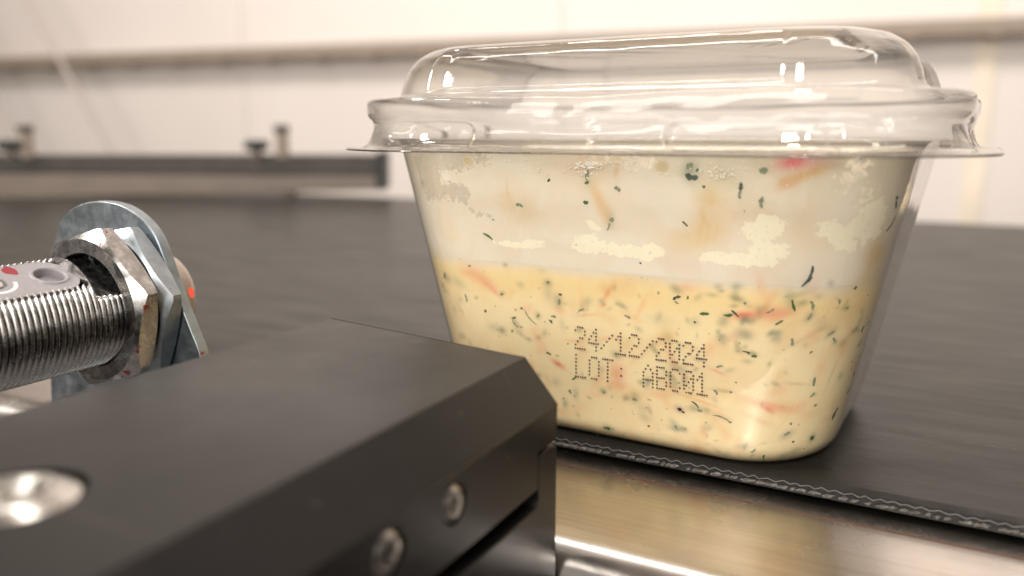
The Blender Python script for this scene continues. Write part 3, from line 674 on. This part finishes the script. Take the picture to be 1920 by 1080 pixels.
FL = [(1102, 328, 20, 9, 78, M_HERBG), (1100, 342, 9, 6, 20, M_HERB), (1099, 380, 10, 9, 0, M_HERB), (1157, 354, 12, 10, -30, M_HERBG), (1028, 337, 8, 4, 45, M_HERBD), (974, 384, 16, 7, -10, M_HERBG), (915, 442, 24, 5, -30, M_HERB), (1147, 412, 9, 8, 40, M_HERBG), (1141, 425, 15, 3, 70, M_HERBG), (925, 412, 3, 3, 0, M_PEPPER),
      (1294, 310, 14, 10, 40, M_HERBG), (1297, 332, 22, 12, -10, M_HERBD), (1306, 320, 7, 4, 60, M_HERBD), (1319, 350, 5, 5, 0, M_HERBD), (1430, 319, 13, 11, 10, M_HERBG), (1388, 350, 14, 7, 85, M_HERBD), (1387, 364, 14, 6, 85, M_HERBG), (1427, 378, 19, 8, 86, M_HERBG), (1285, 419, 12, 4, -42, M_HERB), (1681, 372, 8, 6, 0, M_HERBD), (1680, 383, 17, 6, -62, M_HERBD), (1671, 419, 34, 3, 52, M_HERBD),
      (1520, 510, 24, 6, 78, M_HERBD), (1512, 529, 24, 6, 48, M_HERBD), (1603, 540, 7, 5, 40, M_HERBD), (1200, 494, 4, 4, 0, M_PEPPER), (1317, 285, 12, 4, 0, M_HERB),
      (834, 516, 16, 6, 65, M_HERBD), (831, 535, 10, 4, 80, M_HERBG), (993, 596, 38, 3, -50, M_HERBG), (978, 577, 6, 5, 0, M_HERBD), (966, 607, 20, 3, -48, M_HERBG), (1027, 529, 7, 6, 0, M_HERBG), (1051, 553, 7, 5, 0, M_HERBD), (1048, 566, 12, 5, 78, M_HERBG), (1008, 592, 8, 4, 60, M_HERBG), (941, 551, 6, 5, 0, M_HERB), (1486, 573, 22, 5, -70, M_HERB), (1517, 594, 13, 4, 62, M_HERBG),
      (1587, 578, 7, 5, 0, M_HERBG), (1563, 638, 12, 5, -50, M_HERBG), (1558, 625, 14, 4, 30, M_HERBG), (1618, 617, 14, 4, 60, M_HERBD), (1613, 642, 18, 3, 40, M_HERBG), (1414, 667, 9, 7, 0, M_HERB), (1405, 662, 4, 4, 0, M_HERBD), (1304, 758, 18, 3, -40, M_HERBD), (1313, 769, 9, 5, 0, M_HERBG), (1353, 783, 34, 3, -15, M_HERBG), (1368, 791, 6, 4, 20, M_HERBG), (1274, 767, 9, 7, -20, M_PEPPER), (1281, 772, 6, 4, -20, M_PEPPER),
      (1191, 749, 9, 6, 0, M_HERBG), (1133, 736, 7, 5, 0, M_HERBG), (1138, 801, 15, 8, 5, M_HERB), (1077, 709, 14, 4, 42, M_HERB), (1267, 801, 8, 3, -60, M_HERBG), (1522, 820, 9, 9, 0, M_HERB), (1434, 856, 18, 4, 88, M_HERBD), (1566, 775, 26, 7, 66, M_HERBD), (1590, 733, 14, 3, 40, M_HERBD), (1601, 700, 10, 3, 60, M_HERBD), (1475, 813, 12, 5, 30, M_HERBG), (1216, 799, 5, 4, 0, M_RUST), (911, 583, 6, 6, 0, M_RUST), (881, 498, 5, 4, 0, M_RUST), (1380, 718, 3, 3, 0, M_HERBD), (1370, 735, 4, 3, 0, M_HERBD), (1302, 604, 4, 4, 0, M_HERBD), (1065, 645, 3, 3, 0, M_HERBD), (1057, 747, 4, 3, 0, M_HERBD), (1488, 829, 5, 4, 0, M_RUST), (1530, 760, 4, 3, 0, M_RUST)]
for k in range(46):
    px, py = rs2.uniform(825, 1630), rs2.uniform(540, 860)
    if 1070 < px < 1335 and 605 < py < 755: continue
    FL.append((px, py, rs2.uniform(4, 19), rs2.uniform(2.5, 6), rs2.uniform(0, 180), [M_HERBG, M_HERBG, M_HERB, M_HERBG, M_HERBD][rs2.integers(5)]))
small = []
for (px, py, L, W, ang, mt) in FL:
    v, f = fleck(px, py, L, W, ang, mt, curve=random.uniform(-.16, .16))
    c0 = np.mean(v, axis=0)
    if L >= 9: mesh_obj('herb_piece', v, f, mt, parent=sauce, at=c0)
    else: small.append((v, f, mt))
for mt, nm in ((M_HERB, 'herb_crumb'), (M_HERBD, 'herb_crumb'), (M_HERBG, 'herb_crumb'), (M_PEPPER, 'pepper_crumb'), (M_RUST, 'spice_crumb')):
    g = [(v, f) for v, f, m in small if m is mt]
    if mt in (M_HERBD, M_HERBG):
        for k in range(34):          # the sides away from the camera, too
            i = int(rng.choice(back)); c = allV[i]; nr = nrmA[i]
            g.append(fleck(0, 0, rng.uniform(5, 20), rng.uniform(3, 8), rng.uniform(0, 180), mt, surf=(c, nr, np.array([-nr[1], nr[0], 0]))))
    if mt is M_HERBD or mt is M_RUST:
        for k in range(22):          # fine pepper dust on the visible wall
            i = int(rng.choice(fidx)); c = allV[i]; nr = nrmA[i]
            if c[2] > LEV and rng.random() < .7: continue
            g.append(fleck(0, 0, rng.uniform(1.2, 3), rng.uniform(1, 2.2), rng.uniform(0, 180), mt, surf=(c, nr, np.array([-nr[1], nr[0], 0]))))
    if g: mesh_obj(nm, *merge(*g), mt, parent=sauce, kind='stuff')

# condensation droplets on the wall just under the lid
dv = []
def droplet(px, py, rad):
    c, nr, tg = find(px, py); c = c+nr*.020; m = 7; V = []
    for lft, sc2 in ((0, 1.0), (.3*rad, .8), (.5*rad, .4)):
        for k in range(m):
            a = 2*math.pi*k/m; V.append(c+tg*rad*sc2*math.cos(a)+np.array([0, 0, rad*sc2*math.sin(a)])+nr*lft)
    Fc = [(j*m+k, j*m+(k+1) % m, (j+1)*m+(k+1) % m, (j+1)*m+k) for j in range(2) for k in range(m)]+[tuple(2*m+k for k in range(m))]
    dv.append((V, Fc))
for k in range(90): droplet(1105+rs2.normal()*14, 308+abs(rs2.normal())*9-4, rs2.uniform(.012, .030))
for k in range(60): droplet(1350+rs2.normal()*24, 325+rs2.normal()*7, rs2.uniform(.010, .022))
for k in range(120): droplet(rs2.uniform(790, 1680), 298+abs(rs2.normal())*22, rs2.uniform(.008, .02))
mesh_obj('condensation_droplets', *merge(*dv), m_plain('milky_droplet', (.93, .87, .76), .08), parent=tub, smooth=True, kind='stuff')

# ------------------------------------------------------------------ date code: dot matrix print on the front wall
GL = {'0': '01110 10001 10011 10101 11001 10001 01110', '1': '00100 01100 10100 00100 00100 00100 11111', '2': '01110 10001 00001 00110 01000 10000 11111',
      '4': '00010 00110 01010 10010 11111 00010 00010', '/': '00000 00001 00010 00100 01000 10000 00000', 'L': '10000 10000 10000 10000 10000 10000 11111',
      'O': '01110 10001 10001 10001 10001 10001 01110', 'T': '11111 00100 00100 00100 00100 00100 00100', ':': '00000 00000 00100 00000 00100 00000 00000', ' ': '00000 '*7,
      'A': '00100 01010 10001 10001 11111 10001 10001', 'B': '11110 10001 10001 11110 10001 10001 11110', 'C': '01110 10001 10000 10000 10000 10001 01110'}
t_ = ROT
fn0 = np.array([math.sin(t_), -math.cos(t_), 0])            # front wall outward normal (horizontal part)
slope = (BT-BB)/ZF
fn = np.array([fn0[0], fn0[1], -slope]); fn /= np.linalg.norm(fn)
fp = np.array([CX, CY, 0])+fn0*BB; fp = fp+fn*.004
ft = np.array([math.cos(t_), math.sin(t_), 0]); fu = np.cross(ft, fn); fu = fu if fu[2] > 0 else -fu
dots = []
def dot(px, py, r):
    c = at_plane(px, py, fp, fn); m = 10
    rx, ry = r*random.uniform(.9, 1.12), r*random.uniform(.9, 1.12)
    ringp = [c+ft*rx*math.cos(2*math.pi*k/m)+fu*ry*math.sin(2*math.pi*k/m) for k in range(m)]
    V = [p+fn*.001 for p in ringp]+[c+fn*.0035]; dots.append((V, [(k, (k+1) % m, m) for k in range(m)]))
def row(text, x0, y0, pitch, sl):
    for ci, ch in enumerate(text):
        g = (GL[ch]+' ').split()[:7] if ch != ' ' else []
        for rr3, line in enumerate(g):
            for cc3, b in enumerate(line):
                if b == '1':
                    X = x0+ci*pitch+cc3*4.35; Y = y0+(ci*pitch+cc3*4.35)*sl+rr3*6.65
                    if ch == '/': X = x0+ci*pitch+(cc3-.4)*4.9+(-.2)*(3-rr3)*-1.0
                    dot(X+random.uniform(-.25, .25), Y+random.uniform(-.25, .25), .0245)
row('24/12/2024', 1079, 612.5, 25.3, .1436)
row('LOT: ABC01', 1080, 665.5, 25.3, .1480)
dp = mesh_obj('date_code', *merge(*dots), M_INK, parent=tub, label='dot-matrix print 24/12/2024 over LOT: ABC01')

# ------------------------------------------------------------------ black metal bar in front
def plate_holes(name, mat, corners, holes, to3d, parent, depth):
    """flat face with round openings plus their cylindrical walls; corners/holes in 2D"""
    pts = [Vector(c) for c in corners]; edges = [(i, (i+1) % len(corners)) for i in range(len(corners))]; N = 48; loops = []
    for (cx, cy_, r) in holes:
        b = len(pts); loops.append(b)
        for k in range(N): pts.append(Vector((cx+r*math.cos(2*math.pi*k/N), cy_+r*math.sin(2*math.pi*k/N))))
        edges += [(b+k, b+(k+1) % N) for k in range(N)]
    v, e, f, *_ = delaunay_2d_cdt(pts, edges, [], 0, 1e-7)
    fc = []
    for t in f:
        c = sum((Vector(v[i]) for i in t), Vector((0, 0)))/len(t)
        if any((c-Vector((hx, hy))).length < r*.999 for hx, hy, r in holes): continue
        # inside outer polygon
        s = False
        for i in range(len(corners)):
            x1, y1 = corners[i]; x2, y2 = corners[(i+1) % len(corners)]
            if (y1 > c.y) != (y2 > c.y) and c.x < (x2-x1)*(c.y-y1)/(y2-y1)+x1: s = not s
        if s: fc.append(tuple(t))
    V = [to3d(p.x, p.y, 0) for p in v]; Fc = fc
    for (cx, cy_, r), dp_ in zip(holes, depth):
        b = len(V)
        for dd2 in (0, dp_):
            for k in range(N): V.append(to3d(cx+r*math.cos(2*math.pi*k/N), cy_+r*math.sin(2*math.pi*k/N), dd2))
        Fc += [(b+k, b+(k+1) % N, b+N+(k+1) % N, b+N+k) for k in range(N)]+[tuple(b+N+k for k in range(N))]
    return mesh_obj(name, V, Fc, mat, parent=parent)

bar = empty('black_bar', (-9, 9, 2), 'black anodised metal bar with chamfered edge and screws lying across the foreground', 'metal bar')
ZB, YE, XS, XT, XL = 3.2, 13.4, -6.24, -6.92, -12.35
YN = -3.0
# bar body without its top and its right side: left side, ends, underside, chamfer
V = []; 
YB = 12.6
V = [(XL, YN, ZB), (XT, YN, ZB), (XS, YN, 2.39), (XS, YN, 1.0), (XL, YN, 1.0),
     (XL, YE+.85, ZB), (XT, YE, ZB), (XS, YE, 2.39), (XS, YE-.03, 1.72), (XL, YE+.85, 1.72),
     (XS, YB, 1.70), (XS, YB, 1.0), (XL, YB, 1.70), (XL, YB, 1.0)]
Fc = [(0, 4, 3, 2, 1), (5, 6, 7, 8, 9), (1, 2, 7, 6), (3, 4, 13, 11), (11, 13, 12, 10), (10, 12, 9, 8), (0, 5, 9, 12, 13, 4)]
core = mesh_obj('bar_core', V, Fc, M_ANOD, parent=bar)
def top3(x, y, d): return (x, y, ZB-d)
topf = plate_holes('top_face', M_ANOD, [(XL, YN), (XT, YN), (XT, YE), (XL, YE+.85)], [(-9.45, 5.2, .80), (-9.45, -.6, .80)], top3, bar, (.16, .16))
def side3(y, z, d): return (XS-d, y, z)
sidef = plate_holes('side_face', M_ANOD, [(YN, 1.0), (YB, 1.0), (YB, 1.70), (YE-.03, 1.72), (YE, 2.39), (YN, 2.39)], [(9.79, 1.88, .33), (8.15, 1.85, .36), (3.4, 1.85, .36)], side3, bar, (.10, .10, .10))
# rounded edges: thin radius beads where faces meet
for nm, a, b in (('top_edge', (XT, YN, ZB), (XT, YE, ZB)), ('side_edge', (XS, YN, 2.39), (XS, YE, 2.39)), ('end_edge', (XL, YE+.85, ZB), (XT, YE, ZB))):
    A_, B_ = Vector(a), Vector(b)
    mesh_obj(nm, *tube_vf([A_+Vector((0, 0, -.018))+(Vector((-.012, 0, 0)) if nm != 'end_edge' else Vector((0, -.015, 0))), B_+Vector((0, 0, -.018))+(Vector((-.012, 0, 0)) if nm != 'end_edge' else Vector((0, -.015, 0)))], .024, 12), M_ANOD, parent=bar, smooth=True)
M_SCREW = m_plain('stainless_screw', (.55, .53, .50), .22, metal=1, var=.2, nscale=600)
def screw_hex(parent, c, r, axis, d0, dome=.06, lab=None):
    """countersunk screw: dished head with a hexagon socket; axis 'x' or 'z', head faces +axis"""
    cx, cy_, cz = c; ro = r*.93; rs = r*.42
    prof = [(-.09, ro), (-.015, ro), (.01, ro*.94), (dome*.6, ro*.75), (dome, rs*1.35), (dome*.9, rs*1.12)]
    V, Fc = lathe_vf([(t-d0, q) for t, q in prof], c, axis, 48)
    s = mesh_obj('screw', V, Fc, M_SCREW, parent=parent, smooth=True); recalc(s)
    V = []; hexr = rs*1.12
    for t, q in ((dome*.9, None), (-.10, rs), ):
        for k in range(48):
            a = 2*math.pi*k/48
            rad = hexr if q is None else rs*math.cos(math.pi/6)/math.cos(((a+.3) % (math.pi/3))-math.pi/6)
            if axis == 'x': V.append((cx+t-d0, cy_+rad*math.cos(a), cz+rad*math.sin(a)))
            else: V.append((cx+rad*math.cos(a), cy_+rad*math.sin(a), cz+t-d0))
    Fc = [(k, (k+1) % 48, 48+(k+1) % 48, 48+k) for k in range(48)]+[tuple(48+k for k in range(48))]
    mesh_obj('socket', V, Fc, M_SCREW, parent=s)
    return s
screw_hex(bar, (XS, 9.79, 1.88), .33, 'x', .045)
screw_hex(bar, (XS, 8.15, 1.85), .36, 'x', .045)
screw_hex(bar, (XS, 3.4, 1.85), .36, 'x', .045)
screw_hex(bar, (-9.45, 5.2, ZB), .80, 'z', .05, dome=.14)
screw_hex(bar, (-9.45, -.6, ZB), .80, 'z', .05, dome=.14)
# lower block with an upstanding rounded lip at its end
lp = [(-3, .60), (12.60, .62), (12.66, .72), (12.66, 1.46)]
for a in np.linspace(0, math.pi, 12)[1:-1]: lp.append((12.66+.39-.39*math.cos(a), 1.46+.18*math.sin(a)))
lp += [(13.44, 1.46), (13.44, -9), (-3, -9)]
blk = prism('lower_block', lp, 'x', XL+1, XS-.02, M_ANOD, bev=.03, parent=bar)

# ------------------------------------------------------------------ threaded sensor on its bracket
SX, SZ, SR, K = -17.69, 3.290, 1.3195, 1.45
brk = empty('sensor_bracket', (SX, 13.1, -6), 'zinc plated steel bracket plate with rounded top holding the threaded sensor', 'bracket')
outl = [(-21.57, -6.00), (-21.55, -0.57), (-20.95, 3.20), (-20.55, 4.59), (-20.18, 5.17), (-19.72, 5.47), (-19.14, 5.66), (-18.41, 5.72), (-17.69, 5.63), (-17.14, 5.40), (-16.70, 5.05), (-16.42, 4.53), (-16.16, 3.88), (-15.65, 2.76), (-15.42, 2.27), (-15.36, 1.60), (-15.36, -6.00)]
O2 = np.array(outl[1:-1]); sg = np.r_[0, np.cumsum(np.hypot(*np.diff(O2, axis=0).T))]; O3 = resample(O2, sg, 60)
outl = [outl[0]]+[tuple(p) for p in O3]+[outl[-1]]
prism('bracket_plate', outl, 'y', 13.08, 13.36, M_ZINC, bev=.035, parent=brk)
box('bracket_foot', (-21.6, -15.1, 9.5, 13.06, -6, -5.7), M_ZINC, bev=.03, parent=brk)
sen = empty('threaded_sensor', (SX, 9, SZ), 'nickel plated threaded barrel sensor with grey flat and two hex nuts, clamped in the bracket', 'sensor')
# thread
pitch = .138; y = -3.0; prof = [(-3.0, 0)]
while y < 12.7:
    prof += [(y, SR-.085), (y+pitch*.38, SR-.006), (y+pitch*.5, SR), (y+pitch*.62, SR-.006)]; y += pitch
prof += [(12.76, SR-.08), (13.5, SR-.08), (13.5, 0)]
V, Fc = lathe_vf(prof, (SX, 0, SZ), 'y', 96)
V = np.array(V)
# helix lead
ang = np.arctan2(V[:, 2]-SZ, V[:, 0]-SX); rad = np.hypot(V[:, 2]-SZ, V[:, 0]-SX)
sel = (rad > .7) & (V[:, 1] > -2.8) & (V[:, 1] < 12.64); V[sel, 1] += pitch*ang[sel]/(2*math.pi)*.98
# milled flat on top
FLZ = SZ+1.066
fl = (V[:, 2] > FLZ) & (V[:, 1] < 11.3) & (np.abs(V[:, 0]-SX) < .62); V[fl, 2] = FLZ-.22+ (V[fl, 2]-FLZ)*.06
fl = (V[:, 2] > FLZ-.17) & (V[:, 1] >= 11.4) & (V[:, 1] < 12.9) & (rad > .7) ; V[fl, 2] = np.minimum(V[fl, 2], FLZ-.17)
brl = mesh_obj('barrel', V, Fc, M_CHROME, parent=sen, smooth=True); recalc(brl); brl.data.set_sharp_from_angle(angle=math.radians(60))
# grey plastic strip with a round recess and trimmer screw
def fl3(x, y, d): return (x, y, FLZ+.035-d)
W_ = .68
cs = [(SX-W_, -3), (SX+W_, -3), (SX+W_, 10.8)]
for a in np.linspace(0, math.pi, 14)[1:-1]: cs.append((SX+W_*math.cos(a), 10.8+.58*math.sin(a)))
cs.append((SX-W_, 10.8))
plate_holes('flat_cover', M_GREYP, cs, [(SX+.03, 10.80, .31), (SX-.03, 9.6, .275), (SX, 6.1, .29)], fl3, sen, (.17, .07, .15))
V, Fc = prism_vf(cs, 'z', FLZ-.02, FLZ+.03); mesh_obj('cover_rim', V, Fc[2:], M_GREYP, parent=sen)
lathe('hole_collar', [(0, .31), (.03, .325), (.032, .37), (0, .40)], (SX+.03, 10.80, FLZ+.036), 'z', M_GREYP, n=40, parent=sen)
screw_hex(sen, (SX-.03, 9.6, FLZ+.035), .23, 'z', .0, dome=.045)
# white printed arc round the trimmer, and a red paint mark
V = []; N = 30
for k in range(N+1):
    a = -1.2+k/N*2.6
    for r in (.39, .47): V.append((SX-.03+r*math.cos(a), 9.6+r*math.sin(a), FLZ+.037))
mesh_obj('printed_arc', V, [(2*k, 2*k+1, 2*k+3, 2*k+2) for k in range(N)], M_WHITEP, parent=sen)
V = [(SX-.43+.19*math.cos(a)*(1+.2*math.sin(3*a)), 10.2+.145*math.sin(a), FLZ+.0372) for a in np.linspace(0, 2*math.pi, 20, endpoint=False)]
mesh_obj('red_mark', V, [tuple(range(20))], M_REDP, parent=sen)
TH = math.radians(21)
todo = [o_ for o_ in sen.children]
for o_ in list(todo): todo += list(o_.children)
done_ = set()
for o_ in todo:
    if o_.data and o_.data.name not in done_: done_.add(o_.data.name); o_.data.transform(Matrix.Rotation(TH, 4, 'Y'))
# nuts
def nut(y0, y1, R, a0, mat, name='hex_nut'):
    n = 96; prof = []; V = []; Fc = []; apo = R*math.cos(math.pi/6)
    def hexr(a): return apo/math.cos(((a-a0) % (math.pi/3))-math.pi/6)
    lay = [(y0, 'in'), (y0, 'c'), (y0+.001, 'c2'), (y1-.001, 'c3'), (y1, 'c'), (y1, 'in')]
    t = y1-y0
    for yy, kd in lay:
        for k in range(n):
            a = 2*math.pi*k/n; h = hexr(a)
            if kd == 'in': r, q = SR+.036, yy
            elif kd == 'c': r, q = apo*.965, yy
            elif kd == 'c2': r, q = h, y0+.03+(h-apo*.965)*.50
            else: r, q = h, y1-.03-(h-apo*.965)*.35
            V.append((SX+r*math.cos(a), q, SZ+r*math.sin(a)))
    for j in range(len(lay)-1):
        for k in range(n): Fc.append((j*n+k, j*n+(k+1) % n, (j+1)*n+(k+1) % n, (j+1)*n+k))
    for k in range(n): Fc.append(((len(lay)-1)*n+k, (len(lay)-1)*n+(k+1) % n, (k+1) % n, k))
    o = mesh_obj(name, V, Fc, mat, parent=sen, smooth=True); recalc(o); o.data.set_sharp_from_angle(angle=math.radians(22)); return o
nut(11.89, 12.47, 2.008, math.radians(16), m_chrome('paint_marked_nickel', True))
nut(12.53, 13.07, 2.03, math.radians(10), M_ZINC)
lathe('sensor_head', [(13.3, 1.13), (13.98, 1.11), (14.14, 1.05), (14.22, .94), (14.22, 0)], (SX, 0, SZ), 'y', m_plain('pearl_plastic', (.50, .40, .33), .25, coat=.5), n=64, parent=sen)
t = NT('red_sensor_light'); em = t.n('ShaderNodeEmission'); em.inputs[0].default_value = (1, .10, .05, 1); em.inputs[1].default_value = 1.1; M_LED = t.done(em)
a = math.radians(8)
c = (SX+1.10*math.cos(a), 13.96, SZ+1.10*math.sin(a))
V, Fc = lathe_vf([(0, .085), (.03, .07), (.05, 0)], (0, 0, 0), 'x', 16)
V = [(c[0]+v[0]-.01, c[1]+v[1], c[2]+v[2]*1.7) for v in V]
mesh_obj('red_light', V, Fc, M_LED, parent=sen)
